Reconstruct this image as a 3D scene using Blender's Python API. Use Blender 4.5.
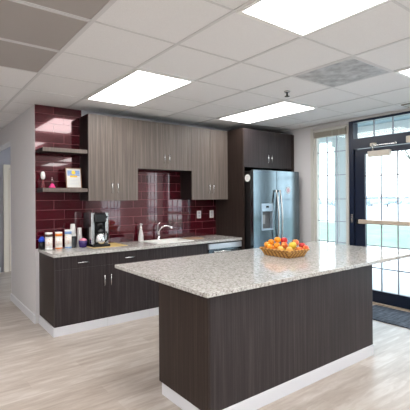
import bpy, bmesh, math, random
from mathutils import Vector, Matrix
random.seed(7)
C = bpy.context.scene.collection
for o in list(bpy.data.objects): bpy.data.objects.remove(o)
PI = math.pi

# ---------------------------------------------------------------- camera
cam = bpy.data.objects.new('camera', bpy.data.cameras.new('camera')); C.objects.link(cam)
cam.data.sensor_width = 36; cam.data.lens = 389.4/410*36; cam.data.shift_y = -7/410
cam.matrix_world = Matrix.Translation((0, 0, 1.5)) @ Matrix.Rotation(-.65, 4, 'Z') @ Matrix.Rotation(PI/2, 4, 'X') @ Matrix.Rotation(-.007, 4, 'Z')
cam.data.clip_start = .05; cam.data.clip_end = 500
bpy.context.scene.camera = cam

# ---------------------------------------------------------------- world, exposure
W = bpy.data.worlds.new('sky'); bpy.context.scene.world = W; W.use_nodes = True
wn = W.node_tree.nodes; wl = W.node_tree.links
bg = wn['Background']; bg.inputs['Strength'].default_value = 4.6
tc = wn.new('ShaderNodeTexCoord'); sp = wn.new('ShaderNodeSeparateXYZ'); cr = wn.new('ShaderNodeValToRGB')
wl.new(tc.outputs['Generated'], sp.inputs[0]); wl.new(sp.outputs['Z'], cr.inputs[0]); wl.new(cr.outputs[0], bg.inputs['Color'])
cr.color_ramp.elements[0].color = (.88, .94, 1, 1); cr.color_ramp.elements[1].color = (.62, .78, 1, 1)
cr.color_ramp.elements[0].position = .05; cr.color_ramp.elements[1].position = .9
PANEL = 8.5          # strength of the ceiling light diffusers
vs = bpy.context.scene.view_settings
bpy.context.scene.display_settings.display_device = 'sRGB'
vs.view_transform = 'Standard'; vs.look = 'None'; vs.gamma = 1; vs.use_curve_mapping = False
vs.exposure = 0.3

# ---------------------------------------------------------------- materials
def lin(c): return tuple(((v/255)/12.92 if v/255 <= .04045 else ((v/255+.055)/1.055)**2.4) for v in c) + (1,)
def mat(name, rgb, rough=.5, metal=0, **kw):
    m = bpy.data.materials.new(name); m.use_nodes = True
    b = m.node_tree.nodes['Principled BSDF']
    b.inputs['Base Color'].default_value = lin(rgb); b.inputs['Roughness'].default_value = rough; b.inputs['Metallic'].default_value = metal
    for k, v in kw.items(): b.inputs[k.replace('_', ' ')].default_value = v
    return m
def nodes(m): return m.node_tree.nodes, m.node_tree.links, m.node_tree.nodes['Principled BSDF']
def mapping(m, scale=(1,1,1), loc=(0,0,0), coord='Object'):
    n, l, b = nodes(m); t = n.new('ShaderNodeTexCoord'); mp = n.new('ShaderNodeMapping')
    mp.inputs['Scale'].default_value = scale; mp.inputs['Location'].default_value = loc
    l.new(t.outputs[coord], mp.inputs[0]); return mp
def ramp(m, src, stops, dst=None):
    n, l, b = nodes(m); r = n.new('ShaderNodeValToRGB'); l.new(src, r.inputs[0])
    e = r.color_ramp.elements
    while len(e) < len(stops): e.new(.5)
    for i, (p, c) in enumerate(stops): e[i].position = p; e[i].color = lin(c)
    if dst is not None: l.new(r.outputs[0], dst)
    return r
def noise(m, mp, scale, detail=4, rough=.6, dist=0):
    n, l, b = nodes(m); t = n.new('ShaderNodeTexNoise'); l.new(mp.outputs[0], t.inputs['Vector'])
    t.inputs['Scale'].default_value = scale; t.inputs['Detail'].default_value = detail; t.inputs['Roughness'].default_value = rough
    t.inputs['Distortion'].default_value = dist; return t
def bump(m, src, strength, dist=.01):
    n, l, b = nodes(m); t = n.new('ShaderNodeBump'); t.inputs['Strength'].default_value = strength; t.inputs['Distance'].default_value = dist
    l.new(src, t.inputs['Height']); l.new(t.outputs[0], b.inputs['Normal'])
def laminate(name, dark, mid, light, rough=.42):
    m = mat(name, mid, rough); n, l, b = nodes(m)
    mp = mapping(m, (70, 70, 1.4)); t = noise(m, mp, 1, 5, .65)
    ramp(m, t.outputs[0], [(.32, dark), (.5, mid), (.68, light)], b.inputs['Base Color'])
    b.inputs['Specular IOR Level'].default_value = .3; bump(m, t.outputs[0], .15, .002); return m
M = {}
M['lam_light'] = laminate('taupe_laminate', (90, 81, 76), (105, 95, 89), (124, 114, 107))
M['lam_dark'] = laminate('dark_laminate', (41, 35, 36), (50, 43, 44), (66, 58, 59), .45)
M['lam_side'] = laminate('espresso_laminate', (36, 26, 22), (46, 35, 31), (58, 46, 41), .5)
M['lam_black'] = laminate('near_black_laminate', (18, 12, 12), (24, 17, 17), (32, 24, 23), .5)
M['wall'] = mat('wall_paint', (214, 211, 212), .6)
M['kick'] = mat('white_baseboard', (222, 222, 227), .35)
M['door_cream'] = mat('cream_paint', (232, 222, 205), .4)
M['navy'] = mat('navy_frame', (15, 27, 50), .35)
M['winframe'] = mat('window_frame_paint', (205, 203, 195), .4)
M['metal'] = mat('brushed_nickel', (205, 205, 205), .25, 1)
M['bar'] = mat('beige_aluminium', (205, 190, 172), .35, .3)
M['closer'] = mat('beige_closer', (214, 205, 192), .4)
M['black'] = mat('black_plastic', (14, 14, 16), .25)
M['blackmatte'] = mat('black_fridge_side', (20, 19, 20), .4)
M['white'] = mat('white_plastic', (240, 240, 238), .35)
M['cup'] = mat('white_paper_cup', (218, 216, 214), .6)
M['chrome'] = mat('chrome', (225, 225, 228), .08, 1)
M['steel'] = mat('stainless', (118, 130, 138), .2, 1)
n, l, b = nodes(M['steel']); t = noise(M['steel'], mapping(M['steel'], (2, 2, 160)), 1, 3)
bump(M['steel'], t.outputs[0], .05, .001)
M['panel_silver'] = mat('satin_silver', (200, 206, 214), .4, .6)
M['sinkm'] = mat('white_sink', (236, 236, 232), .2)
M['concrete'] = mat('patio_concrete', (214, 212, 210), .8)
n, l, b = nodes(M['concrete']); t = noise(M['concrete'], mapping(M['concrete']), 2); ramp(M['concrete'], t.outputs[0], [(.3, (205,203,202)), (.7, (222,221,220))], b.inputs['Base Color'])
M['grass'] = mat('lawn', (120, 150, 112), .9)
n, l, b = nodes(M['grass']); t = noise(M['grass'], mapping(M['grass']), .8, 6); ramp(M['grass'], t.outputs[0], [(.3, (104,130,102)), (.7, (134,154,126))], b.inputs['Base Color'])
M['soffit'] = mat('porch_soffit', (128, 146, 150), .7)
M['porch'] = mat('porch_paint', (214, 218, 216), .6)
M['leaf'] = mat('far_foliage', (182, 192, 202), .9)  # pale blue distance haze is mixed into the foliage colour
M['bark'] = mat('bark', (120, 115, 112), .9)
# floor planks
m = M['floor'] = mat('wood_plank_floor', (190, 176, 160), .33); n, l, b = nodes(m)
mp = mapping(m); br = n.new('ShaderNodeTexBrick'); l.new(mp.outputs[0], br.inputs['Vector'])
br.inputs['Scale'].default_value = 1; br.inputs['Brick Width'].default_value = 1.22; br.inputs['Row Height'].default_value = .15
br.inputs['Mortar Size'].default_value = .0012; br.offset = .37; br.offset_frequency = 2; br.inputs['Bias'].default_value = 0
br.inputs['Color1'].default_value = (.0, .0, .0, 1); br.inputs['Color2'].default_value = (1, 1, 1, 1); br.inputs['Mortar'].default_value = (.2, .2, .2, 1)
mp2 = mapping(m, (2.6, 17, 1)); g1 = noise(m, mp2, 1, 6, .65, .3)
mp3 = mapping(m, (1.2, 5, 1)); g2 = noise(m, mp3, 1, 4, .6, .4)
ad = n.new('ShaderNodeMath'); ad.operation = 'MULTIPLY_ADD'; ad.inputs[1].default_value = .17; l.new(br.outputs['Color'], ad.inputs[0]); l.new(g1.outputs[0], ad.inputs[2])
ad2 = n.new('ShaderNodeMath'); ad2.operation = 'MULTIPLY_ADD'; ad2.inputs[1].default_value = .5; l.new(g2.outputs[0], ad2.inputs[0]); l.new(ad.outputs[0], ad2.inputs[2])
ramp(m, ad2.outputs[0], [(.5, (158, 143, 131)), (.85, (187, 175, 165)), (1.15, (202, 193, 185))], b.inputs['Base Color'])
bump(m, ad2.outputs[0], .12, .003)
# ceiling tile
m = M['ceiling'] = mat('acoustic_tile', (222, 219, 217), .85); n, l, b = nodes(m)
t = noise(m, mapping(m), 160, 3); ramp(m, t.outputs[0], [(.3, (229, 229, 230)), (.7, (236, 236, 237))], b.inputs['Base Color'])
M['tbar'] = mat('ceiling_tee', (212, 212, 213), .5)
m = M['vent'] = mat('perforated_grey', (140, 138, 136), .6); n, l, b = nodes(m)
v = n.new('ShaderNodeTexVoronoi'); v.inputs['Scale'].default_value = 90; v.inputs['Randomness'].default_value = 0
l.new(mapping(m).outputs[0], v.inputs['Vector']); ramp(m, v.outputs['Distance'], [(.25, (112, 108, 106)), (.4, (168, 163, 160))], b.inputs['Base Color'])
m = M['vent2'] = mat('perforated_pale', (190, 190, 192), .5); n, l, b = nodes(m)
t = noise(m, mapping(m), 9, 4); ramp(m, t.outputs[0], [(.35, (150, 150, 152)), (.65, (196, 197, 198))], b.inputs['Base Color'])
# tile
m = M['tile'] = mat('maroon_glazed_tile', (92, 22, 38), .04, .35, Coat_Weight=1.0, Coat_Roughness=.02); n, l, b = nodes(m)
tcn = n.new('ShaderNodeTexCoord'); sx = n.new('ShaderNodeSeparateXYZ'); l.new(tcn.outputs['Object'], sx.inputs[0])
cx = n.new('ShaderNodeCombineXYZ')
a1 = n.new('ShaderNodeMath'); a1.inputs[1].default_value = -1.555 + .36*20; l.new(sx.outputs['X'], a1.inputs[0]); l.new(a1.outputs[0], cx.inputs[0])
a2 = n.new('ShaderNodeMath'); a2.inputs[1].default_value = -.894 + .118*20; l.new(sx.outputs['Z'], a2.inputs[0]); l.new(a2.outputs[0], cx.inputs[1])
br = n.new('ShaderNodeTexBrick'); l.new(cx.outputs[0], br.inputs['Vector']); br.offset = .356; br.offset_frequency = 2
br.inputs['Scale'].default_value = 1; br.inputs['Brick Width'].default_value = .36; br.inputs['Row Height'].default_value = .118; br.inputs['Mortar Size'].default_value = .0018
br.inputs['Mortar Smooth'].default_value = .3
br.inputs['Color1'].default_value = lin((72, 3, 18)); br.inputs['Color2'].default_value = lin((88, 6, 26)); br.inputs['Mortar'].default_value = lin((150, 108, 114))
l.new(br.outputs['Color'], b.inputs['Base Color'])
inv = n.new('ShaderNodeMath'); inv.operation = 'SUBTRACT'; inv.inputs[0].default_value = 1; l.new(br.outputs['Fac'], inv.inputs[1])
wv = noise(m, mapping(m), 7, 1)
mx = n.new('ShaderNodeMath'); mx.operation = 'MULTIPLY_ADD'; mx.inputs[1].default_value = .25; l.new(wv.outputs[0], mx.inputs[0]); l.new(inv.outputs[0], mx.inputs[2])
bump(m, mx.outputs[0], .35, .003)
rr = n.new('ShaderNodeMath'); rr.operation = 'MULTIPLY_ADD'; rr.inputs[1].default_value = .5; rr.inputs[2].default_value = .12; l.new(br.outputs['Fac'], rr.inputs[0]); l.new(rr.outputs[0], b.inputs['Roughness'])
# granite
m = M['granite'] = mat('speckled_granite', (205, 198, 190), .09); n, l, b = nodes(m)
t = noise(m, mapping(m), 55, 5, .7, .3); r1 = ramp(m, t.outputs[0], [(.30, (112, 106, 102)), (.42, (168, 163, 158)), (.52, (196, 193, 189)), (.7, (218, 216, 213))])
t2 = noise(m, mapping(m), 130, 3, .7); r2 = ramp(m, t2.outputs[0], [(.33, (150, 140, 132)), (.43, (255, 255, 255))])
mixn = n.new('ShaderNodeMixRGB'); mixn.blend_type = 'MULTIPLY'; mixn.inputs[0].default_value = .55
l.new(r1.outputs[0], mixn.inputs[1]); l.new(r2.outputs[0], mixn.inputs[2]); l.new(mixn.outputs[0], b.inputs['Base Color'])
# emissive diffuser
m = M['diffuser'] = mat('lit_diffuser', (255, 255, 255), .5)
nodes(m)[2].inputs['Emission Color'].default_value = (1, .985, .965, 1); nodes(m)[2].inputs['Emission Strength'].default_value = PANEL
# glass
m = M['glass'] = bpy.data.materials.new('window_glass'); m.use_nodes = True; n, l = m.node_tree.nodes, m.node_tree.links
n.remove(n['Principled BSDF']); tr = n.new('ShaderNodeBsdfTransparent'); gl = n.new('ShaderNodeBsdfGlossy'); gl.inputs['Roughness'].default_value = .01
tr.inputs['Color'].default_value = (.93, .97, .96, 1)
lw = n.new('ShaderNodeLayerWeight'); pw = n.new('ShaderNodeMath'); pw.operation = 'POWER'; pw.inputs[1].default_value = 5
l.new(lw.outputs['Facing'], pw.inputs[0]); fr = n.new('ShaderNodeMath'); fr.operation = 'MULTIPLY_ADD'; fr.inputs[1].default_value = .9; fr.inputs[2].default_value = .03; l.new(pw.outputs[0], fr.inputs[0]); mi = n.new('ShaderNodeMixShader')
l.new(fr.outputs[0], mi.inputs[0]); l.new(tr.outputs[0], mi.inputs[1]); l.new(gl.outputs[0], mi.inputs[2]); l.new(mi.outputs[0], n['Material Output'].inputs[0])
# mat, wicker, fruit
m = M['mat'] = mat('charcoal_mat', (62, 68, 78), .9); n, l, b = nodes(m)
t = noise(m, mapping(m, (4, 30, 1)), 1.5, 5); ramp(m, t.outputs[0], [(.35, (52, 58, 68)), (.65, (108, 118, 132))], b.inputs['Base Color'])
m = M['wicker'] = mat('wicker', (170, 115, 50), .6); n, l, b = nodes(m)
w = n.new('ShaderNodeTexWave'); w.inputs['Scale'].default_value = 22; w.bands_direction = 'Z'; l.new(mapping(m).outputs[0], w.inputs[0])
w2 = n.new('ShaderNodeTexWave'); w2.inputs['Scale'].default_value = 13; w2.bands_direction = 'DIAGONAL'; l.new(mapping(m, (1, 1, 0)).outputs[0], w2.inputs[0])
mu = n.new('ShaderNodeMath'); mu.operation = 'MULTIPLY'; l.new(w.outputs[1], mu.inputs[0]); l.new(w2.outputs[1], mu.inputs[1])
ramp(m, mu.outputs[0], [(0, (132, 82, 32)), (.5, (226, 172, 92))], b.inputs['Base Color']); bump(m, mu.outputs[0], .6, .004)
def fruit_mat(name, a, b_, sc=9):
    m = mat(name, a, .35); n, l, b = nodes(m); t = noise(m, mapping(m, (1,1,1), (random.random()*9,)*3), sc, 3)
    ramp(m, t.outputs[0], [(.4, a), (.62, b_)], b.inputs['Base Color']); return m
M['orange'] = fruit_mat('orange_peel', (246, 142, 20), (250, 164, 40))
M['red'] = fruit_mat('red_apple_skin', (196, 36, 40), (226, 90, 60))
M['yellow'] = fruit_mat('yellow_apple_skin', (226, 196, 50), (240, 216, 96))
M['blush'] = fruit_mat('blushed_apple_skin', (224, 88, 50), (242, 196, 90), 14)
M['pale'] = fruit_mat('pale_pear_skin', (242, 206, 104), (246, 180, 90), 12)
M['stem'] = mat('stem', (86, 60, 36), .8)
M['pink'] = mat('pink_gloss', (236, 60, 140), .3)
M['maroon'] = mat('dark_red_glaze', (96, 14, 30), .15)
M['gold'] = mat('wood_picture_frame', (120, 76, 44), .4)
M['paper'] = mat('paper', (222, 220, 216), .6)
M['blue'] = mat('blue_print', (70, 120, 200), .5)
M['brightblue'] = mat('bright_blue', (24, 70, 200), .4)
M['yel'] = mat('yellow_print', (240, 190, 40), .5)
M['orangep'] = mat('orange_plastic', (226, 128, 40), .4)
M['brownp'] = mat('brown_plastic', (70, 46, 34), .4)
M['ltblue'] = mat('light_blue_plastic', (120, 160, 215), .4)
M['purple'] = mat('purple_glaze', (52, 34, 98), .25)
M['pinkw'] = mat('pink_wrapper', (238, 150, 176), .5)
M['board'] = mat('tan_bamboo', (214, 186, 120), .6)
M['brownboard'] = mat('brown_wood_board', (150, 120, 92), .5)
m = M['printed'] = mat('printed_label', (236, 226, 218), .5); t = noise(m, mapping(m, (60, 60, 110)), 1, 2); ramp(m, t.outputs[0], [(.36, (214, 150, 120)), (.44, (240, 236, 230)), (.6, (240, 236, 230)), (.68, (170, 180, 205))], nodes(m)[2].inputs['Base Color'])
M['greyp'] = mat('pale_grey_print', (200, 200, 204), .5)

# ---------------------------------------------------------------- mesh helpers
class MB:
    def __init__(s): s.bm = bmesh.new()
    def box(s, x0, x1, y0, y1, z0, z1, bev=0):
        t = bmesh.new()
        bmesh.ops.create_cube(t, size=1, matrix=Matrix.Translation(((x0+x1)/2, (y0+y1)/2, (z0+z1)/2)) @ Matrix.Diagonal((x1-x0, y1-y0, z1-z0, 1)))
        if bev: bmesh.ops.bevel(t, geom=list(t.edges), offset=bev, segments=2, profile=.5, affect='EDGES')
        return s.merge(t)
    def merge(s, t, mx=None):
        if mx is not None: bmesh.ops.transform(t, matrix=mx, verts=t.verts)
        me = bpy.data.meshes.new('tmp'); t.to_mesh(me); t.free(); s.bm.from_mesh(me); bpy.data.meshes.remove(me); return s
    def cyl(s, p, q, r, r2=None, seg=20, smooth=True):
        p, q = Vector(p), Vector(q); d = q-p; t = bmesh.new()
        bmesh.ops.create_cone(t, cap_ends=True, segments=seg, radius1=r, radius2=r if r2 is None else r2, depth=d.length)
        for f in t.faces: f.smooth = len(f.verts) == 4
        return s.merge(t, Matrix.Translation((p+q)/2) @ d.to_track_quat('Z', 'Y').to_matrix().to_4x4())
    def lathe(s, cx, cy, prof, seg=24):
        t = bmesh.new(); rings = []
        for r, z in prof:
            rings.append([t.verts.new((cx+max(r, 1e-4)*math.cos(2*PI*i/seg), cy+max(r, 1e-4)*math.sin(2*PI*i/seg), z)) for i in range(seg)])
        for a, b in zip(rings, rings[1:]):
            for i in range(seg):
                f = t.faces.new((a[i], a[(i+1) % seg], b[(i+1) % seg], b[i])); f.smooth = True
        t.faces.new(list(reversed(rings[0]))); t.faces.new(rings[-1])
        bmesh.ops.recalc_face_normals(t, faces=t.faces)
        return s.merge(t)
    def tube(s, pts, r, seg=10):
        pts = [Vector(p) for p in pts]; t = bmesh.new(); rings = []
        up = Vector((.13, .21, .97)).normalized()
        for i, p in enumerate(pts):
            d = (pts[min(i+1, len(pts)-1)] - pts[max(i-1, 0)]).normalized()
            a = d.cross(up).normalized(); b = d.cross(a).normalized()
            rr = r[i] if isinstance(r, (list, tuple)) else r
            rings.append([t.verts.new(p + (a*math.cos(2*PI*k/seg)+b*math.sin(2*PI*k/seg))*rr) for k in range(seg)])
        for a, b in zip(rings, rings[1:]):
            for i in range(seg):
                f = t.faces.new((a[i], a[(i+1) % seg], b[(i+1) % seg], b[i])); f.smooth = True
        t.faces.new(rings[0]); t.faces.new(rings[-1]); bmesh.ops.recalc_face_normals(t, faces=t.faces)
        return s.merge(t)
    def sphere(s, c, r, sc=(1, 1, 1), seg=20):
        t = bmesh.new(); bmesh.ops.create_uvsphere(t, u_segments=seg, v_segments=seg//2+2, radius=r)
        for f in t.faces: f.smooth = True
        return s.merge(t, Matrix.Translation(c) @ Matrix.Diagonal((*sc, 1)))
def base_of(o):
    v = Vector((0, 0, 0))
    while o is not None: v += o.location; o = o.parent
    return v
def part(name, mb, m, parent=None, label=None):
    off = base_of(parent)
    bmesh.ops.translate(mb.bm, verts=mb.bm.verts, vec=-off)
    me = bpy.data.meshes.new(name); mb.bm.to_mesh(me); mb.bm.free()
    me.materials.append(M[m] if isinstance(m, str) else m)
    o = bpy.data.objects.new(name, me); C.objects.link(o); o.parent = parent
    if label: o['label'] = label
    return o
def thing(name, loc, label, cat, group=None):
    o = bpy.data.objects.new(name, None); C.objects.link(o); o.location = loc; o.empty_display_size = .1
    o['label'] = label; o['category'] = cat
    if group: o['group'] = group
    return o
def tag(o, label, cat, group=None, kind=None):
    o['label'] = label; o['category'] = cat
    if group: o['group'] = group
    if kind: o['kind'] = kind
    return o
def struct(name, mb, m, parent=None):
    o = part(name, mb, m, parent)
    if parent is None: o['kind'] = 'structure'
    return o
def box(*a): return MB().box(*a)

# ---------------------------------------------------------------- the room
H = 2.647; XL, XP, XR, YW, YF, YB = -3.6, 1.208, 5.19, 4.975, 8.95, -4.2
GX, GY, P = .949, 1.786, .644
struct('floor', box(XL-.1, XR+.1, YB-.1, YF+.1, -.06, 0), 'floor')
struct('ceiling', box(XL-.1, XR+.14, YB-.1, YF+.1, H, H+.1), 'ceiling')
mb = MB()
LIGHTS = [(i, j) for i in (-5, -2, 1, 4) for j in (2, -2, -6, -9)]
i = -7
while GX+i*P < XR:
    x = GX+i*P
    if x > XL: mb.box(x-.012, x+.012, YB, YF, H-.005, H)
    i += 1
j = -9
while GY+j*P < YF:
    y = GY+j*P
    if y > YB: mb.box(XL, XR, y-.008, y+.008, H-.0035, H)
    j += 1
struct('trim_1', mb, 'tbar')
struct('wall_left', box(XL-.1, XL, YB, YF, 0, H), 'wall')
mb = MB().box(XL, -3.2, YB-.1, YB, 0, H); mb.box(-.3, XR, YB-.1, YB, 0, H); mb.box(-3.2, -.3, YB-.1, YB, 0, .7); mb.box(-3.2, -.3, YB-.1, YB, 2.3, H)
struct('wall_behind', mb, mat('charcoal_wall_paint', (92, 88, 90), .6))  # unseen wall, its tone darkened to deepen the tile reflections
mb = MB()
for k in range(4): mb.box(-3.2+2.84*k/3, -3.14+2.84*k/3, YB-.08, YB-.02, .7, 2.3)
mb.box(-3.2, -.3, YB-.08, YB-.02, .7, .75); mb.box(-3.2, -.3, YB-.08, YB-.02, 2.25, 2.3)
wb_ = struct('window_4', mb, 'winframe'); struct('pane', box(-3.19, -.31, YB-.055, YB-.05, .75, 2.25), 'glass', wb_)  # unseen window bank added to let more daylight into the room
M['hallwall'] = mat('hall_paint', (172, 169, 176), .6)  # wall colour greyed to put the hall's dimness into it
struct('wall_hall', box(XL, XR, YF, YF+.1, 0, H), 'hallwall')
# partition between the kitchenette and the hall, with header over the hall opening
mb = MB().box(XP, XP+.12, YW+.1, 6.37, 0, H); mb.box(XP, XP+.12, 6.37, YF, 2.37, H)
struct('wall_partition', mb, 'wall')
struct('wall_back', box(XP, XR, YW, YW+.1, 0, H), 'wall')
struct('baseboard_left', box(XP-.014, XP, 4.4, 6.37, 0, .1) if False else box(XP-.014, XP, YW-.0, 6.37, 0, .1), 'kick')
struct('baseboard_hall', box(XL, 1.5, YF-.014, YF, 0, .1), 'kick')
# hall door
d = struct('door_1', MB().box(1.66, 2.5, YF-.05, YF-.005, .005, 2.13), 'door_cream')
fr_ = MB().box(1.555, 1.65, YF-.06, YF-.001, 0, 2.22); fr_.box(2.51, 2.6, YF-.06, YF-.001, 0, 2.22); fr_.box(1.65, 2.51, YF-.06, YF-.001, 2.14, 2.22)
struct('door_frame', fr_, 'door_cream', d)
# glazed maroon tiling (structure)
mb = MB().box(XP+.004, 1.777, YW-.01, YW, .9, H-.004); mb.box(1.777, 3.99, YW-.01, YW, .9, 1.93)
struct('trim_2', mb, 'tile')

# ---- right wall with openings:  sidelight, door pair, window further along
TH = .12
def wallx(y0, y1, z0, z1): wr.box(XR, XR+TH, y0, y1, z0, z1)
wr = MB()
SY0, SY1 = 3.31, 3.93      # sidelight
DY0, DY1 = 1.30, 3.29      # door pair with frame
WY0, WY1 = .35, 1.05       # window on the near side
wallx(SY1, YW, 0, H); wallx(DY0, SY1, 2.61, H); wallx(WY1, DY0, 0, H)
wallx(SY0, SY1, 0, .12); wallx(WY0, WY1, 0, .12); wallx(WY0, WY1, 2.5, H); wallx(SY0, SY1, 2.585, 2.61)
wallx(-1.2, WY0, 0, H); wallx(-2.9, -1.2, 0, .12); wallx(-2.9, -1.2, 2.5, H); wallx(YB, -2.9, 0, H)
struct('wall_right', wr, 'wall')
# wall angle along the ceiling edge
struct('trim_3', MB().box(XR-.02, XR, YB, 4.3, H-.03, H-.005), 'tbar')
muntin_grey = mat('door_muntin', (150, 153, 160), .5)
def window(name, y0, y1, z0, z1, fm, ny, nz, fw=.05):
    w = MB(); X0, X1 = XR+.01, XR+.09
    w.box(X0, X1, y0, y0+fw, z0, z1); w.box(X0, X1, y1-fw, y1, z0, z1); w.box(X0, X1, y0+fw, y1-fw, z0, z0+fw); w.box(X0, X1, y0+fw, y1-fw, z1-fw, z1)
    f = struct(name, w, fm)
    struct('pane', box(XR+.045, XR+.05, y0+fw, y1-fw, z0+fw, z1-fw), 'glass', f)
    g = MB()
    for k in range(1, ny):
        y = y0+fw+(y1-y0-2*fw)*k/ny; g.box(XR+.038, XR+.058, y-.006, y+.006, z0+fw, z1-fw)
    for z in nz: g.box(XR+.037, XR+.057, y0+fw, y1-fw, z-.006, z+.006)
    struct('muntins', g, muntin_grey, f)
    return f
w1 = window('window_1', SY0, SY1, .12, 2.585, 'winframe', 3, (.5, .81, 1.128, 1.471, 1.84, 2.2))
window('window_2', WY0, WY1, .12, 2.5, 'winframe', 3, (.5, .81, 1.128, 1.471, 1.84, 2.2))
window('window_3', -2.9, -1.2, .12, 2.5, 'winframe', 6, (.5, .81, 1.128, 1.471, 1.84, 2.2))
# casing round the sidelight
cs = MB().box(XR-.012, XR, SY1, SY1+.05, 0, 2.6); struct('trim_4', cs, 'winframe')
# raised blind at the head of the sidelight
bl = thing('window_blind', (XR+.03, 3.62, 2.45), 'raised beige slatted blind bunched at the top of the tall side window', 'blind')
mb = MB()
for k in range(7): mb.box(XR-.03, XR+.035, SY0+.03, SY1-.03, 2.44+k*.0125, 2.448+k*.0125)
part('slats', mb, mat('blind_slat', (172, 164, 148), .5), bl)
part('headrail', MB().box(XR-.035, XR+.035, SY0+.02, SY1-.02, 2.53, 2.57, .004), 'winframe', bl)
part('cord', MB().cyl((XR-.036, 3.56, 2.53), (XR-.036, 3.56, 1.3), .004, seg=6).cyl((XR-.036, 3.44, 2.53), (XR-.036, 3.44, .9), .003, seg=6), 'winframe', bl)

# ---- door frame with transom
w = MB(); X0, X1 = XR-.01, XR+.11
w.box(X0, X1, DY1-.07, DY1, 0, 2.61); w.box(X0, X1, DY0, DY0+.07, 0, 2.61); w.box(X0, X1, DY0+.07, DY1-.07, 2.58, 2.61)
w.box(X0, X1, DY0+.07, DY1-.07, 2.20, 2.345)
df = struct('door_2', w, 'navy')
struct('transom_pane', box(XR+.045, XR+.05, DY0+.07, DY1-.07, 2.345, 2.58), 'glass', df)
g = MB()
for y in (2.93, 2.66, 2.40, 2.11, 1.82, 1.53): g.box(XR+.04, XR+.06, y-.007, y+.007, 2.345, 2.58)
struct('transom_muntins', g, muntin_grey, df)
struct('threshold', MB().box(XR-.03, XR+.12, DY0+.07, DY1-.07, 0, .018), 'bar', df)
def leaf(y0, y1, flip):
    X0, X1 = XR+.02, XR+.065; hz = y1 if not flip else y0
    w = MB(); w.box(X0, X1, y0, y0+.1, .02, 2.19); w.box(X0, X1, y1-.155 if not flip else y1-.1, y1, .02, 2.19)
    a, c = (y0+.1, y1-.155) if not flip else (y0+.1, y1-.1)
    w.box(X0, X1, a, c, .02, .185); w.box(X0, X1, a, c, 2.115, 2.19)
    o = struct('door_leaf', w, 'navy', df)
    struct('pane', box(XR+.04, XR+.045, a, c, .185, 2.115), 'glass', o)
    g = MB()
    for k in (1, 2):
        y = a+(c-a)*k/3; g.box(XR+.034, XR+.052, y-.0075, y+.0075, .185, 2.115)
    for z in (.5, .81, 1.145, 1.483, 1.80): g.box(XR+.033, XR+.051, a, c, z-.0075, z+.0075)
    struct('muntins', g, muntin_grey, o)
    pb = MB(); pb.box(XR-.075, XR-.035, y0+.03, y1-.1, 1.118, 1.178, .008)
    o2 = struct('push_bar', pb, 'bar', o)
    struct('push_bar_bracket', MB().box(XR-.07, XR+.02, y1-.11, y1-.07, 1.11, 1.185, .004), 'black', o)
    return o
leaf(2.265, 3.215, False); leaf(1.375, 2.255, True)
# strike plate on the frame post
struct('hinge_plate', box(XR-.016, XR-.01, DY1-.062, DY1-.025, 1.13, 1.25), 'metal', df)
# door closers
dc = thing('door_closer', (XR, 2.82, 2.1), 'beige overhead closer box on the top of the glazed door, its arm folded above', 'door closer')
part('closer_body', MB().box(XR-.06, XR+.019, 2.665, 2.975, 2.06, 2.14, .006), 'closer', dc)
part('closer_arm', MB().box(XR-.06, XR-.045, 2.56, 2.90, 2.205, 2.222, .003).cyl((XR-.05, 2.9, 2.14), (XR-.05, 2.9, 2.235), .012).cyl((XR-.05, 2.575, 2.2), (XR-.05, 2.575, 2.235), .014), 'metal', dc)
part('closer_bracket', MB().box(XR-.06, XR-.011, 2.86, 2.935, 2.206, 2.25, .004), 'closer', dc)
dc = thing('door_closer', (XR, 2.3, 2.2), 'pale metal box on the door head, cut off by the right edge of the photo', 'door closer')
part('closer_body', MB().box(XR-.07, XR-.011, 2.14, 2.435, 2.2, 2.285, .006), 'closer', dc)

# ---------------------------------------------------------------- outside
struct('ground_1', box(XR+.1, 11.6, -14, 24, -.16, -.05), 'concrete')
gr = tag(part('lawn', box(11.6, 20.6, -14, 40, -.16, -.04), 'grass'), 'strip of pale green lawn beyond the patio outside the door', 'lawn', kind='stuff')
struct('ground_2', box(20.6, 120, -60, 160, -.16, -.05), 'concrete')
mb = MB().box(XR+.13, 7.7, -3, 9, 2.95, 3.0); struct('porch_roof', mb, 'soffit')
struct('porch_beam', MB().box(7.45, 7.7, -3, 9, 2.74, 2.95), 'porch')
pc = thing('porch_column', (7.57, 4.945, -.05), 'white square porch column seen through the tall side window', 'column')
part('shaft', box(7.44, 7.72, 4.80, 5.09, .1, 2.6), 'porch', pc)
part('plinth', MB().box(7.40, 7.76, 4.76, 5.13, -.05, .1, .01), 'porch', pc)
part('capital', MB().box(7.40, 7.76, 4.76, 5.13, 2.6, 2.74, .01), 'porch', pc)
def blob(x, y, z0, h, w):
    mb = MB()
    for k in range(9):
        r = h*random.uniform(.25, .42)
        mb.sphere((x+random.uniform(-.4, .4)*w, y+random.uniform(-.5, .5)*w, z0+random.uniform(.3, .75)*h), r, (1, 1.1, .9), 10)
    for v in mb.bm.verts: v.co += Vector((random.uniform(-1, 1), random.uniform(-1, 1), random.uniform(-1, 1)))*h*.05
    return mb
lab = ['low bluish shrub on the horizon, seen through the tall side window', 'low shrub on the horizon just left of the porch column',
       'far rounded tree, leftmost behind the glazed door', 'far tree on the horizon behind the first door muntin',
       'far low bush on the horizon between the door muntins', 'far small tree, rightmost of the row behind the glazed door']
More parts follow.
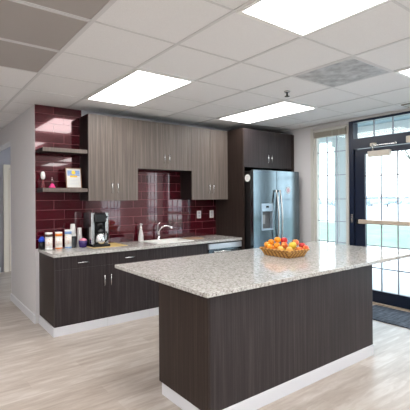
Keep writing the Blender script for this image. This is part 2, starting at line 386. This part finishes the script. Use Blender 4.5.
for k, (x, y, hh, ww) in enumerate([(58, 44, 1.7, 3.6), (58, 39.5, 1.5, 3.4), (60, 34, 1.7, 3.0), (58, 30.4, 1.9, 2.6), (60, 26.6, 1.5, 3.0), (58, 22.4, 1.4, 3.0)]):
    t = thing('far_tree', (x, y, -.05), lab[k], 'tree', 'far trees on the horizon')
    part('crown', blob(x, y, 0, hh, ww), 'leaf', t)
    part('trunk', MB().cyl((x, y, -.05), (x, y, hh*.6), .12, .08, 8), 'bark', t)
t = thing('bare_tree', (15.5, 6.6, -.03), 'bare branched tree showing faintly at the upper right of the door glass', 'tree')
mb = MB(); 
def branch(p, d, L, r, n):
    q = p + d*L; mb.tube([p, (p+q)/2+Vector((random.uniform(-.06, .06),)*3)*L, q], [r, r*.85, r*.7], 6)
    if n == 0: return
    for _ in range(3):
        dd = (d + Vector((random.uniform(-.8, .8), random.uniform(-.8, .8), random.uniform(-.25, .6)))).normalized()
        branch(q, dd, L*.68, r*.6, n-1)
branch(Vector((15.5, 6.6, -.03)), Vector((0, 0, 1)), 1.9, .07, 4)
part('branches', mb, 'bark', t)

# ---------------------------------------------------------------- ceiling fittings
names = {(1, 2): 'lit ceiling panel nearest the cabinets on the left, above the upper cabinets', (4, 2): 'lit ceiling panel in front of the tall refrigerator cabinet',
         (1, -2): 'large lit ceiling panel cut off by the top edge of the photo', (4, -2): 'lit ceiling panel just entering at the right edge of the photo'}
for (i, j) in LIGHTS:
    x0, y0 = GX+i*P, GY+j*P; x1, y1 = x0+P, y0+2*P
    if x0 < XL or y0 < YB or x1 > XR: continue
    t = thing('ceiling_light', ((x0+x1)/2, (y0+y1)/2, H), names.get((i, j), 'recessed lit ceiling panel behind the camera'), 'ceiling light', 'recessed ceiling light panels')
    f = MB(); a = .035
    f.box(x0+.012, x0+a, y0, y1, H-.012, H-.0005); f.box(x1-a, x1-.012, y0, y1, H-.012, H-.0005)
    f.box(x0+a, x1-a, y0, y0+a, H-.012, H-.0005); f.box(x0+a, x1-a, y1-a, y1, H-.012, H-.0005)
    part('frame', f, 'white', t)
    part('diffuser', box(x0+a, x1-a, y0+a, y1-a, H-.010, H-.006), 'diffuser', t)
for (i, j, m_, lb) in [(-1, 1, 'vent', 'dark grey perforated ceiling vent nearest the top left corner'), (-1, 2, 'vent', 'dark grey perforated ceiling vent, second one, nearer the tiled wall'),
                       (-1, 0, 'vent', 'dark grey perforated ceiling vent above the top left corner'), (3, 0, 'vent2', 'mottled pale grey ceiling grille between the light panels near the door')]:
    x0, y0 = GX+i*P, GY+j*P
    t = thing('ceiling_vent', (x0+P/2, y0+P/2, H), lb, 'ceiling vent', 'perforated ceiling vents')
    f = MB(); a = .022
    f.box(x0+.012, x0+a, y0+.008, y0+P-.008, H-.008, H-.0005); f.box(x0+P-a, x0+P-.012, y0+.008, y0+P-.008, H-.008, H-.0005)
    f.box(x0+a, x0+P-a, y0+.008, y0+a, H-.008, H-.0005); f.box(x0+a, x0+P-a, y0+P-a, y0+P-.008, H-.008, H-.0005)
    part('frame', f, 'tbar', t); part('grille', box(x0+a, x0+P-a, y0+a, y0+P-a, H-.006, H-.0005), m_, t)
t = thing('ceiling_vent', (4.98, 2.0, H), 'narrow beige slot vent in the ceiling above the glazed door', 'ceiling vent')
part('frame', MB().box(4.88, 5.08, 1.3, 2.38, H-.014, H-.001, .003), mat('slot_vent_beige', (150, 142, 130), .5), t)
f = MB()
for k in range(4): f.box(4.90+k*.043, 4.925+k*.043, 1.33, 2.35, H-.017, H-.012)
part('slats', f, 'tbar', t)
t = thing('fire_sprinkler', (3.25, 2.8, H), 'small dark fire sprinkler hanging from the ceiling tile between the grille and the far light', 'sprinkler')
part('escutcheon', MB().lathe(3.25, 2.8, [(.03, H-.001), (.034, H-.008), (.02, H-.018), (.008, H-.02)]), 'metal', t)
part('sprinkler_head', MB().cyl((3.25, 2.8, H-.02), (3.25, 2.8, H-.052), .01).lathe(3.25, 2.8, [(.006, H-.05), (.026, H-.056), (.028, H-.06), (.006, H-.062)]), mat('dark_metal', (60, 58, 56), .4, .7), t)

# ---------------------------------------------------------------- cabinets
def vhandle(x, y, z0, z1, parent, axis='y'):
    mb = MB(); s = .032; r = .0055
    mb.cyl((x, y-s, z0), (x, y-s, z1), r, seg=10); zz = (z0+.012, z1-.012)
    for z in zz: mb.cyl((x, y, z), (x, y-s, z), r*.8, seg=8)
    return part('handle', mb, 'metal', parent)
def hhandle(x0, x1, y, z, parent):
    mb = MB(); s = .032; r = .0055; mb.cyl((x0, y-s, z), (x1, y-s, z), r, seg=10)
    for x in (x0+.012, x1-.012): mb.cyl((x, y, z), (x, y-s, z), r*.8, seg=8)
    return part('handle', mb, 'metal', parent)
def upper(x0, x1, z0, z1, label, hz, m_='lam_light'):
    yf, yb = 4.65, YW-.011 if z0 < 1.93 else YW-.001
    t = thing('wall_cabinet', ((x0+x1)/2, 4.8, z0), label, 'cabinet', 'upper cabinets along the tiled wall')
    part('body', box(x0+.001, x1-.001, yf+.02, yb, z0, z1), 'lam_black', t)
    xm = (x0+x1)/2
    for a, b, hx in ((x0+.001, xm-.0015, xm-.038), (xm+.0015, x1-.001, xm+.038)):
        dr = part('door', MB().box(a, b, yf, yf+.0195, z0-.002, z1, .001), m_, t)
        vhandle(hx, yf, hz, hz+.13, dr)
upper(1.75, 2.42, 1.478, 2.545, 'tall light taupe upper cabinet at the left end, beside the open shelves', 1.57)
upper(2.42, 3.30, 1.90, 2.545, 'short light taupe upper cabinet over the sink', 1.98)
upper(3.30, 3.988, 1.478, 2.545, 'tall light taupe upper cabinet next to the refrigerator cabinet', 1.57)

# lower cabinets
YK = 4.358
def lower(x0, x1, label, doors, drawer_handle, left_end=False, false_front=False):
    t = thing('base_cabinet', ((x0+x1)/2, 4.65, 0), label, 'cabinet', 'dark base cabinets under the long worktop')
    part('body', box(x0+.001, x1-.001, YK+.02, YW-.001, .1, .70 if x0 > 2.4 else .864), 'lam_side', t)
    part('toe_board', MB().box(x0+(-.0 if left_end else .0005), x1-.0005, YK-.006, YK+.03, 0, .098, .002), 'kick', t)
    if left_end: part('toe_board', box(x0-.012, x0-.0005, YK-.006, YW-.02, 0, .098), 'kick', t)
    dw = part('drawer', MB().box(x0+.001, x1-.001, YK, YK+.0195, .7205, .862, .0005), 'lam_dark', t)
    if drawer_handle: xm = drawer_handle; hhandle(xm-.063, xm+.063, YK, .785, dw)
    for a, b, hx in doors:
        dr = part('door', MB().box(a, b, YK, YK+.0195, .1, .7195, .0005), 'lam_dark', t)
        if hx: vhandle(hx, YK, .485, .61, dr)
lower(1.25, 1.852, 'dark laminate base cabinet at the left end beneath the canisters', [(1.251, 1.851, 1.815)], 1.562, True)
lower(1.852, 2.41, 'dark laminate base cabinet below the coffee maker', [(1.853, 2.409, 1.895)], 2.138)
lower(2.41, 3.357, 'wide dark laminate base cabinet under the sink', [(2.411, 2.882, 2.845), (2.885, 3.356, 2.922)], None)
# dishwasher
t = thing('dishwasher', (3.675, 4.65, 0), 'stainless dishwasher under the right end of the long worktop', 'dishwasher')
part('body', box(3.362, 3.984, YK+.02, YW-.02, .1, .86), 'black', t)
part('door', MB().box(3.365, 3.982, YK-.02, YK+.0195, .105, .765, .004), 'steel', t)
part('control_panel', MB().box(3.365, 3.982, YK-.024, YK+.0195, .77, .845, .004), M['panel_silver'], t)
part('toe_board', box(3.362, 3.984, YK+.005, YK+.0195, 0, .099), 'kick', t)
part('handle', MB().cyl((3.42, YK-.06, .735), (3.93, YK-.06, .735), .009).cyl((3.45, YK-.06, .735), (3.45, YK-.019, .735), .007).cyl((3.9, YK-.06, .735), (3.9, YK-.019, .735), .007), 'metal', t)
# worktop with a sink opening
SX0, SX1, SYa, SYb = 2.62, 3.16, 4.47, 4.83
mb = MB(); z0, z1 = .866, .9; CX0, CX1, CY0, CY1 = 1.236, 3.986, 4.33, YW-.011
mb.box(CX0, SX0, CY0, CY1, z0, z1); mb.box(SX1, CX1, CY0, CY1, z0, z1); mb.box(SX0, SX1, CY0, SYa, z0, z1); mb.box(SX0, SX1, SYb, CY1, z0, z1)
tag(part('worktop', mb, 'granite'), 'long speckled granite worktop against the maroon tiled wall', 'worktop')
# sink
t = thing('sink', (2.89, 4.65, .9), 'white sink set into the long worktop', 'sink')
mb = MB(); r = .025
mb.box(SX0-r, SX1+r, SYa-r, SYa+.008, .9, .909, .002); mb.box(SX0-r, SX1+r, SYb-.008, SYb+r+.03, .9, .909, .002)
mb.box(SX0-r, SX0+.008, SYa, SYb, .9, .909, .002); mb.box(SX1-.008, SX1+r, SYa, SYb, .9, .909, .002)
part('rim', mb, 'sinkm', t)
mb = MB(); mb.box(SX0+.002, SX0+.01, SYa+.002, SYb-.002, .72, .9); mb.box(SX1-.01, SX1-.002, SYa+.002, SYb-.002, .72, .9)
mb.box(SX0+.002, SX1-.002, SYa+.002, SYa+.01, .72, .9); mb.box(SX0+.002, SX1-.002, SYb-.01, SYb-.002, .72, .9); mb.box(SX0+.002, SX1-.002, SYa+.002, SYb-.002, .71, .72)
part('basin', mb, 'sinkm', t)
part('drain', MB().lathe(2.89, 4.65, [(.04, .7205), (.038, .724), (.02, .722)]), 'metal', t)
# faucet
t = thing('faucet', (2.88, 4.885, .9), 'curved chrome kitchen faucet behind the sink', 'faucet')
part('base', MB().lathe(2.87, 4.885, [(.032, .9), (.032, .914), (.02, .93), (.017, .97)]), 'chrome', t)
pts = [(2.87+.0*k, 4.885, .95) for k in range(1)]
for k in range(0, 11):
    a = PI*k/10*.82; pts.append((2.945-.075*math.cos(a)+.02*k/10, 4.885-.12*k/10, 1.02+.085*math.sin(a)))
part('spout', MB().tube(pts, [.013]*9+[.014, .015, .017], 12), 'chrome', t)
part('lever', MB().tube([(2.87, 4.9, .96), (2.86, 4.91, 1.03), (2.875, 4.91, 1.12), (2.90, 4.90, 1.15)], [.01, .009, .008, .007], 10), 'chrome', t)
# soap bottle
t = thing('soap_dispenser', (2.585, 4.89, .9), 'tall white tapered soap bottle standing left of the faucet', 'soap bottle')
part('bottle', MB().lathe(2.585, 4.89, [(.036, .9), (.038, .91), (.034, .98), (.022, 1.05), (.014, 1.07)]), 'cup', t)
part('pump', MB().lathe(2.585, 4.89, [(.017, 1.07), (.017, 1.1), (.011, 1.105), (.01, 1.135), (.014, 1.14), (.013, 1.15)]).cyl((2.585, 4.89, 1.143), (2.585, 4.845, 1.138), .006, seg=8), 'white', t)
# brown board on the counter right of the sink
tag(part('drying_board', MB().box(3.21, 3.47, 4.60, 4.80, .9, .912, .003), 'brownboard'), 'flat brown board lying on the worktop right of the sink', 'board')
# outlets
for x, lb in ((3.65, 'white wall outlet on the tiles, the left one of the pair'), (3.905, 'white wall outlet on the tiles, nearer the refrigerator cabinet')):
    t = thing('wall_outlet', (x, YW-.01, 1.24), lb, 'outlet', 'white outlets on the maroon tiles')
    part('cover_plate', MB().box(x-.04, x+.04, YW-.017, YW-.0105, 1.18, 1.30, .002), 'white', t)
    f = MB()
    for z in (1.215, 1.265): f.box(x-.014, x+.014, YW-.019, YW-.0172, z-.018, z+.018, .0005)
    part('socket', f, 'greyp', t)

# tall refrigerator cabinet
t = thing('refrigerator_cabinet', (4.55, 4.6, 0), 'dark brown tall cabinet surround enclosing the refrigerator, with doors above it', 'cabinet')
part('side_panel', box(3.99, 4.016, 4.3, YW-.001, 0, 2.55), 'lam_side', t)
part('side_panel', box(5.09, 5.116, 4.3, YW-.001, 0, 2.55), 'lam_side', t)
part('body', box(4.0165, 5.0895, 4.325, YW-.001, 1.975, 2.55), 'lam_side', t)
part('filler', box(5.117, XR-.001, 4.33, 4.36, 0, 2.55), 'lam_side', t)
for a, b, hx in ((4.0175, 4.5515, 4.515), (4.5545, 5.0885, 4.59)):
    d = part('door', MB().box(a, b, 4.303, 4.3235, 1.965, 2.55, .001), 'lam_dark', t); vhandle(hx, 4.303, 2.04, 2.17, d)

# refrigerator
t = thing('refrigerator', (4.55, 4.5, 0), 'stainless side-by-side refrigerator with black sides and water dispenser', 'refrigerator')
fx0, fx1, fy = 4.035, 5.07, 4.13
part('body', MB().box(fx0, fx1, fy+.06, 4.9, .03, 1.90, .006), 'blackmatte', t)
part('foot_grille', box(fx0+.02, fx1-.02, fy+.07, fy+.1, 0, .03), 'black', t)
seam = 4.54
dx0, dx1, dz0, dz1 = 4.20, 4.45, 1.005, 1.41
mb = MB(); y0, y1 = fy, fy+.0575
mb.box(fx0, dx0, y0, y1, .06, 1.915, .004); mb.box(dx1, seam-.003, y0, y1, .06, 1.915, .004); mb.box(dx0-.004, dx1+.004, y0+.0005, y1, .06, dz0); mb.box(dx0-.004, dx1+.004, y0+.0005, y1, dz1, 1.9148)
L = part('freezer_door', mb, 'steel', t)
disp = part('water_dispenser', MB().box(dx0, dx1, y0-.004, y0+.05, 1.29, dz1, .003).box(dx0, dx0+.018, y0-.004, y0+.05, dz0, 1.29).box(dx1-.018, dx1, y0-.004, y0+.05, dz0, 1.29).box(dx0, dx1, y0-.012, y0+.05, dz0, dz0+.025, .003), mat('dispenser_silver', (170, 185, 200), .35, .6), L)
part('dispenser_recess', MB().box(dx0+.018, dx1-.018, y0+.045, y0+.055, dz0+.02, 1.295), mat('dispenser_grey', (96, 98, 100), .4), L)
part('dispenser_paddle', MB().box(dx0+.04, dx0+.10, y0+.022, y0+.044, 1.1, 1.24, .004), mat('paddle_grey', (150, 152, 155), .4), L)
part('dispenser_display', MB().box((dx0+dx1)/2-.03, (dx0+dx1)/2+.03, y0-.006, y0-.0035, 1.345, 1.375), 'black', L)
R_ = part('refrigerator_door', MB().box(seam+.003, fx1, y0, y1, .06, 1.915, .004), 'steel', t)
for x, pr in ((seam-.035, L), (seam+.045, R_)):
    pts = [(x, y0, 1.60)] + [(x, y0-.028-.042*math.sin(PI*k/10), 1.61-.95*k/10) for k in range(11)] + [(x, y0, .65)]
    part('handle', MB().tube(pts, .014, 12), 'metal', pr)
tag(part('round_magnet', MB().cyl((fx0-.0005, 4.25, 1.795), (fx0-.006, 4.25, 1.795), .055, seg=28), 'white'), 'white round magnet on the black side of the refrigerator', 'magnet')
o = MB(); 
for a, b in ((1.77, 1.776), (1.79, 1.796), (1.81, 1.816)): o.box(fx0-.0068, fx0-.0061, 4.225, 4.275, a, b)
part('printing', o, 'greyp', bpy.data.objects['round_magnet'])
m_ = tag(part('round_sticker', MB().cyl((4.80, y0-.0005, 1.615), (4.80, y0-.004, 1.615), .055, seg=28), mat('sticker_white', (226, 224, 230), .5)), 'white round sticker on the right refrigerator door', 'sticker')
o = MB(); o.cyl((4.80, y0-.0042, 1.615), (4.80, y0-.0048, 1.615), .03, seg=20); part('emblem', o, mat('sticker_pink', (216, 176, 190), .5), m_)

# ---------------------------------------------------------------- island
t = thing('kitchen_island', (2.5, 2.26, 0), 'dark woodgrain kitchen island with white toe boards in the foreground', 'kitchen island')
ix0, ix1, iy0, iy1 = 1.523, 3.499, 1.985, 2.60
part('body', box(ix0+.02, ix1-.02, iy0+.02, iy1-.02, .1, .868), 'lam_side', t)
part('front_panel', MB().box(ix0+.021, ix1, iy0, iy0+.0195, .1, .868, .001), 'lam_dark', t)
part('end_panel', MB().box(ix0, ix0+.0195, iy0, iy1, .1, .868, .001), 'lam_side', t)
part('end_panel', MB().box(ix1-.0195, ix1, iy0+.0205, iy1, .1, .868, .001), 'lam_side', t)
part('back_panel', MB().box(ix0+.021, ix1-.0205, iy1-.0195, iy1, .1, .868, .001), 'lam_dark', t)
part('toe_board', MB().box(ix0+.02, ix1+.008, iy0-.008, iy0+.01, 0, .099, .003), 'kick', t)
part('toe_board', MB().box(ix0+.01, ix0+.028, iy0+.011, iy1-.02, 0, .099, .003), 'kick', t)
part('toe_board', MB().box(ix1-.008, ix1+.008, iy0+.011, iy1-.01, 0, .099, .003), 'kick', t)
tag(part('island_worktop', MB().box(1.485, 4.37, 1.94, 3.32, .869, .9, .004), 'granite'), 'broad speckled granite worktop overhanging the dark island', 'worktop')

# ---------------------------------------------------------------- shelves
sh = mat('shelf_front', (134, 124, 118), .45)
for z, lb in ((2.055, 'upper floating shelf on the maroon tiles, empty'), (1.585, 'lower floating shelf on the maroon tiles, holding the framed certificate')):
    t = thing('floating_shelf', (1.49, 4.82, z), lb, 'shelf', 'floating shelves on the tiles')
    part('board', box(1.226, 1.749, 4.701, YW-.0105, z, z+.046), 'lam_black', t)
    part('front_edge', box(1.226, 1.749, 4.68, 4.7005, z, z+.046), M['lam_light'], t)
zs = 1.631
t = thing('framed_certificate', (1.62, 4.78, zs), 'small framed white certificate with blue and yellow emblem on the lower shelf', 'certificate')
x0, x1, h_ = 1.522, 1.715, .252; yy = 4.78; sl = .03
def leaning(mb):
    for v in mb.bm.verts: v.co.y += (v.co.z-zs)*.15
    return mb
f = MB(); e = .010
f.box(x0, x0+e, yy, yy+.014, zs, zs+h_); f.box(x1-e, x1, yy, yy+.014, zs, zs+h_); f.box(x0+e, x1-e, yy, yy+.014, zs, zs+e); f.box(x0+e, x1-e, yy, yy+.014, zs+h_-e, zs+h_)
part('frame', leaning(f), 'gold', t)
pp = part('certificate_sheet', leaning(box(x0+e, x1-e, yy+.004, yy+.008, zs+e, zs+h_-e)), 'paper', t)
xc = (x0+x1)/2
f = MB(); f.box(xc-.075, xc-.02, yy+.002, yy+.0035, zs+.175, zs+.22); f.box(xc+.02, xc+.075, yy+.002, yy+.0035, zs+.175, zs+.22); f.box(xc-.075, xc+.075, yy+.002, yy+.0035, zs+.155, zs+.172)
part('blue_print', leaning(f), mat('pale_blue_print', (130, 160, 205), .5), pp)
f = MB().cyl((xc, yy+.0025, zs+.195), (xc, yy+.001, zs+.195), .024); f.box(xc-.045, xc+.045, yy+.001, yy+.002, zs+.135, zs+.158)
part('yellow_emblem', leaning(f), 'yel', pp)
f = MB()
for k in range(5): f.box(xc-.06, xc+.06, yy+.0028, yy+.0035, zs+.04+k*.018, zs+.044+k*.018)
part('text_lines', leaning(f), 'greyp', pp)
t = thing('pink_bell', (1.36, 4.80, zs), 'small bright pink bell with thin upright handle on the lower shelf', 'bell')
part('bell_cup', MB().lathe(1.36, 4.80, [(.038, zs), (.037, zs+.012), (.026, zs+.03), (.02, zs+.048), (.006, zs+.055)]), 'pink', t)
part('handle', MB().cyl((1.36, 4.80, zs+.053), (1.36, 4.80, zs+.12), .0035, seg=8).sphere((1.36, 4.8, zs+.122), .007), 'metal', t)
t = thing('ornament_cone', (1.262, 4.82, zs), 'dark red tapered ornament with a white rounded top at the shelf end', 'ornament')
part('cone', MB().lathe(1.262, 4.82, [(.03, zs), (.028, zs+.01), (.014, zs+.07), (.009, zs+.10)]), 'maroon', t)
part('rounded_top', MB().lathe(1.262, 4.82, [(.01, zs+.10), (.022, zs+.115), (.026, zs+.15), (.02, zs+.185), (.006, zs+.197)]), 'white', t)

# ---------------------------------------------------------------- things on the long worktop
ZC = .9
def canister(x, y, h, r, body, lid, trim_, label, band=None):
    t = thing('canister', (x, y, ZC), label, 'canister', 'canisters at the left end of the worktop')
    part('tub', MB().lathe(x, y, [(r*.97, ZC), (r, ZC+.006), (r, ZC+h-.02), (r*.95, ZC+h-.016)]), body, t)
    part('lid', MB().lathe(x, y, [(r*.96, ZC+h-.018), (r*1.02, ZC+h-.016), (r*1.02, ZC+h-.002), (r*.9, ZC+h)]), lid, t)
    part('label_band', MB().lathe(x, y, [(r, ZC+h-.05), (r*1.012, ZC+h-.05), (r*1.012, ZC+h-.02), (r, ZC+h-.02)]), trim_, t)
    part('label_band', MB().lathe(x, y, [(r, ZC+.004), (r*1.012, ZC+.004), (r*1.012, ZC+.02), (r, ZC+.02)]), band or trim_, t)
    part('printed_label', MB().lathe(x, y, [(r, ZC+.05), (r*1.008, ZC+.05), (r*1.008, ZC+h-.07), (r, ZC+h-.07)]), 'printed', t)
canister(1.315, 4.79, .205, .041, 'paper', 'white', 'brownp', 'white canister with brown band, leftmost on the worktop', 'white')
canister(1.430, 4.79, .205, .041, 'paper', 'white', 'orangep', 'white canister with orange bands, middle of the three')
canister(1.545, 4.80, .225, .040, 'paper', 'white', 'ltblue', 'pale blue and white canister, tallest of the three', 'ltblue')
t = thing('jar', (1.262, 4.89, ZC), 'small dark jar with bright blue lid behind the leftmost canister', 'jar')
part('jar_body', MB().lathe(1.262, 4.89, [(.035, ZC), (.038, ZC+.01), (.038, ZC+.08), (.03, ZC+.09)]), 'black', t)
part('lid', MB().lathe(1.262, 4.89, [(.032, ZC+.09), (.038, ZC+.095), (.036, ZC+.125), (.015, ZC+.15)]), 'brightblue', t)
def cups(x, y, z, h, label):
    mb = MB(); r0, r1 = .039, .026; prof = []
    prof = [(r0*.9, z), (r0+.002, z), (r0+.002, z+.006)]
    for k in range(4): prof += [(r0-.0015*k, z+.007+k*.010), (r0+.0015-.0015*k, z+.009+k*.010), (r0+.0015-.0015*k, z+.013+k*.010)]
    prof += [(r1, z+h-.003), (r1-.003, z+h)]
    mb.lathe(x, y, prof); return tag(part('paper_cup_stack', mb, 'cup'), label, 'paper cups', 'stacks of paper cups beside the coffee maker')
t = thing('pod_holder', (1.612, 4.83, ZC), 'dark glass holder beneath the taller stack of white cups', 'holder')
part('holder_body', MB().lathe(1.612, 4.83, [(.036, ZC), (.038, ZC+.01), (.038, ZC+.125), (.034, ZC+.13)]), mat('smoky_holder', (60, 62, 66), .2), t)
part('holder_rim', MB().lathe(1.612, 4.83, [(.036, ZC+.13), (.040, ZC+.132), (.040, ZC+.138), (.03, ZC+.139)]), 'black', t)
cups(1.612, 4.83, ZC+.14, .150, 'taller upside-down stack of white paper cups on the dark holder')
cups(1.712, 4.875, ZC, .235, 'shorter upside-down stack of white paper cups behind the purple bowl')
t = thing('bowl', (1.715, 4.765, ZC), 'small deep purple bowl filled with pink packets', 'bowl')
part('bowl_body', MB().lathe(1.715, 4.765, [(.035, ZC), (.045, ZC+.01), (.05, ZC+.05), (.052, ZC+.085), (.046, ZC+.085), (.04, ZC+.05)]), 'purple', t)
pk = MB()
for k in range(16):
    a = k*2.4; rr = .009*math.sqrt(k); pk.box(1.715+rr*math.cos(a)-.012, 1.715+rr*math.cos(a)+.012, 4.765+rr*math.sin(a)-.006, 4.765+rr*math.sin(a)+.006, ZC+.05, ZC+.112-.0008*k*1.2+random.uniform(-.004, .004), .002)
tag(part('sugar_packets', pk, 'pinkw'), 'pink packets heaped in the purple bowl', 'packets', kind='stuff')

# coffee maker
t = thing('coffee_maker', (1.9, 4.78, ZC), 'black and stainless coffee maker with steel carafe on the long worktop', 'coffee maker')
X0, X1, Yf, Yb = 1.785, 2.005, 4.60, 4.94
part('base', MB().box(X0, X1, Yf, Yb, ZC+.004, ZC+.035, .005), 'black', t)
part('water_tank', MB().box(X0+.002, X1-.002, 4.80, Yb, ZC+.0355, ZC+.42, .008), 'black', t)
part('brew_head', MB().box(X0+.042, X1-.042, Yf+.02, 4.7995, ZC+.31, ZC+.41, .006), 'black', t)
part('side_column', MB().box(X0, X0+.0395, 4.66, 4.74, ZC+.0355, ZC+.425, .006), 'metal', t)
part('side_column', MB().box(X1-.0395, X1, 4.66, 4.74, ZC+.0355, ZC+.425, .006), 'metal', t)
part('side_post', MB().box(X0+.002, X0+.03, 4.745, 4.7995, ZC+.0355, ZC+.42, .004), 'black', t)
part('filter_basket', MB().lathe(1.895, 4.675, [(.030, ZC+.245), (.042, ZC+.26), (.045, ZC+.309)]), 'black', t)
part('display', MB().box(X1-.036, X1-.008, 4.657, 4.6595, ZC+.355, ZC+.385), 'black', t)
t = thing('coffee_carafe', (1.90, 4.70, ZC+.036), 'round stainless carafe with black lid and handle under the brewer', 'carafe')
z = ZC+.0365; cx_, cy_ = 1.900, 4.668
part('carafe_body', MB().lathe(cx_, cy_, [(.055, z), (.064, z+.008), (.066, z+.05), (.057, z+.10), (.042, z+.135)]), 'metal', t)
part('lid', MB().lathe(cx_, cy_, [(.042, z+.1355), (.046, z+.14), (.044, z+.165), (.02, z+.185), (.015, z+.2)]), 'black', t)
part('handle', MB().tube([(cx_+.03, cy_-.03, z+.15), (cx_+.06, cy_-.05, z+.15), (cx_+.075, cy_-.06, z+.11), (cx_+.07, cy_-.055, z+.05), (cx_+.05, cy_-.035, z+.025)], [.008, .01, .011, .01, .008], 10), 'black', t)
tag(part('bamboo_mat', MB().box(1.77, 2.22, 4.55, 4.95, ZC, ZC+.0035, .001), 'board'), 'thin tan mat lying under the coffee maker', 'mat')

# ---------------------------------------------------------------- fruit basket
def rounded_ring(a, b, z, cx, cy, n=6, r=.018):
    pts = []
    for sx, sy, a0 in ((1, 1, 0), (-1, 1, PI/2), (-1, -1, PI), (1, -1, 1.5*PI)):
        for k in range(n+1):
            t_ = a0+PI/2*k/n; pts.append((cx+sx*(a-r)+r*math.cos(t_), cy+sy*(b-r)+r*math.sin(t_), z))
    return pts
bx_, by_ = 3.085, 2.712
t = thing('fruit_basket', (bx_, by_, ZC), 'shallow rectangular woven basket on the island worktop', 'basket')
bm = bmesh.new(); rings = []
prof = [(.124, .166, ZC), (.132, .176, ZC+.02), (.142, .190, ZC+.045), (.152, .204, ZC+.068), (.146, .198, ZC+.068), (.136, .184, ZC+.045), (.126, .170, ZC+.022), (.118, .160, ZC+.008)]
for a, b_, z in prof: rings.append([bm.verts.new(p) for p in rounded_ring(a, b_, z, bx_, by_)])
for p, q in zip(rings, rings[1:]):
    for i in range(len(p)): bm.faces.new((p[i], p[(i+1) % len(p)], q[(i+1) % len(p)], q[i])).smooth = True
bm.faces.new(rings[0]); bm.faces.new(rings[-1]); bmesh.ops.recalc_face_normals(bm, faces=bm.faces)
part('basket_body', MB().merge(bm), 'wicker', t)
rp = rounded_ring(.153, .205, ZC+.071, bx_, by_); rp = rp+[rp[0], rp[1]]
part('rim', MB().tube(rp, .009, 8), 'wicker', t)
def fruit(name, x, y, z, r, m_, label, cat, sq=.93, stem=True):
    t = thing(name, (x, y, z-r*sq), label, cat, 'fruit in the woven basket')
    prof = []
    for k in range(0, 15):
        a = -PI/2+PI*k/14; rr = r*math.cos(a)*(1+.06*math.sin(a)); zz = r*sq*math.sin(a)
        if k >= 13: zz -= r*.08*(k-12)
        prof.append((rr, z+zz))
    part('flesh', MB().lathe(x, y, prof, 20), m_, t)
    if stem: part('stem', MB().tube([(x, y, z+r*sq*.80), (x+.004, y, z+r*sq+.010)], .0022, 6), 'stem', t)
F = [('orange', 3.078, 2.795, 1.056, .034, 'orange', 'topmost orange of the pile in the basket'),
     ('orange', 3.040, 2.850, 1.030, .033, 'orange', 'orange behind and left of the topmost orange'),
     ('orange', 2.985, 2.855, 1.008, .033, 'orange', 'orange at the far left end of the basket'),
     ('orange', 3.000, 2.735, 1.008, .033, 'orange', 'orange directly below the topmost orange, beside the red apple'),
     ('orange', 2.962, 2.795, .990, .032, 'orange', 'orange resting on the left rim of the basket'),
     ('apple', 3.150, 2.770, 1.045, .037, 'red', 'red apple at the top of the pile, right of the oranges'),
     ('apple', 3.062, 2.690, 1.010, .035, 'blush', 'red and yellow blushed apple in front of the red apple'),
     ('apple', 3.105, 2.618, 1.012, .040, 'yellow', 'large yellow apple in the middle of the basket'),
     ('apple', 3.225, 2.680, 1.026, .037, 'blush', 'blushed apple high on the right, behind the yellow apple'),
     ('apple', 3.222, 2.590, 1.002, .034, 'red', 'reddish apple at the right end of the basket'),
     ('peach', 2.960, 2.650, .982, .032, 'pale', 'pale yellow peach by the left rim below the blushed apple'),
     ('peach', 3.012, 2.580, .978, .033, 'pale', 'pale peach at the near corner of the basket'),
     ('apple', 3.128, 2.545, .972, .034, 'blush', 'blushed apple on the near rim right of the near corner'),
     ('apple', 3.205, 2.530, .985, .030, 'blush', 'small pinkish apple at the right corner of the basket'),
     ('orange', 3.000, 2.850, .944, .033, 'orange', 'orange low in the far left of the basket, mostly hidden'),
     ('orange', 3.080, 2.850, .950, .036, 'orange', 'orange deep in the basket below the topmost orange'),
     ('apple', 3.150, 2.800, .950, .036, 'yellow', 'yellow apple deep in the basket under the red apple'),
     ('apple', 3.160, 2.700, .956, .036, 'yellow', 'yellow apple deep in the basket under the high blushed apple'),
     ('orange', 3.040, 2.770, .950, .034, 'orange', 'orange deep in the middle left of the basket'),
     ('apple', 3.075, 2.655, .942, .032, 'yellow', 'yellow apple deep in the basket below the large yellow apple')]
for k_, (nm, x, y, z, r, m_, lb) in enumerate(F):
    fruit(nm, x, y, z, r, m_, lb, nm, .95, nm == 'apple')

# floor mat by the door
t = MB().box(4.50, 5.12, 1.2, 2.86, .0, .012, .004)
tag(part('floor_mat', t, 'mat'), 'charcoal entrance mat on the floor at the glazed door', 'mat')
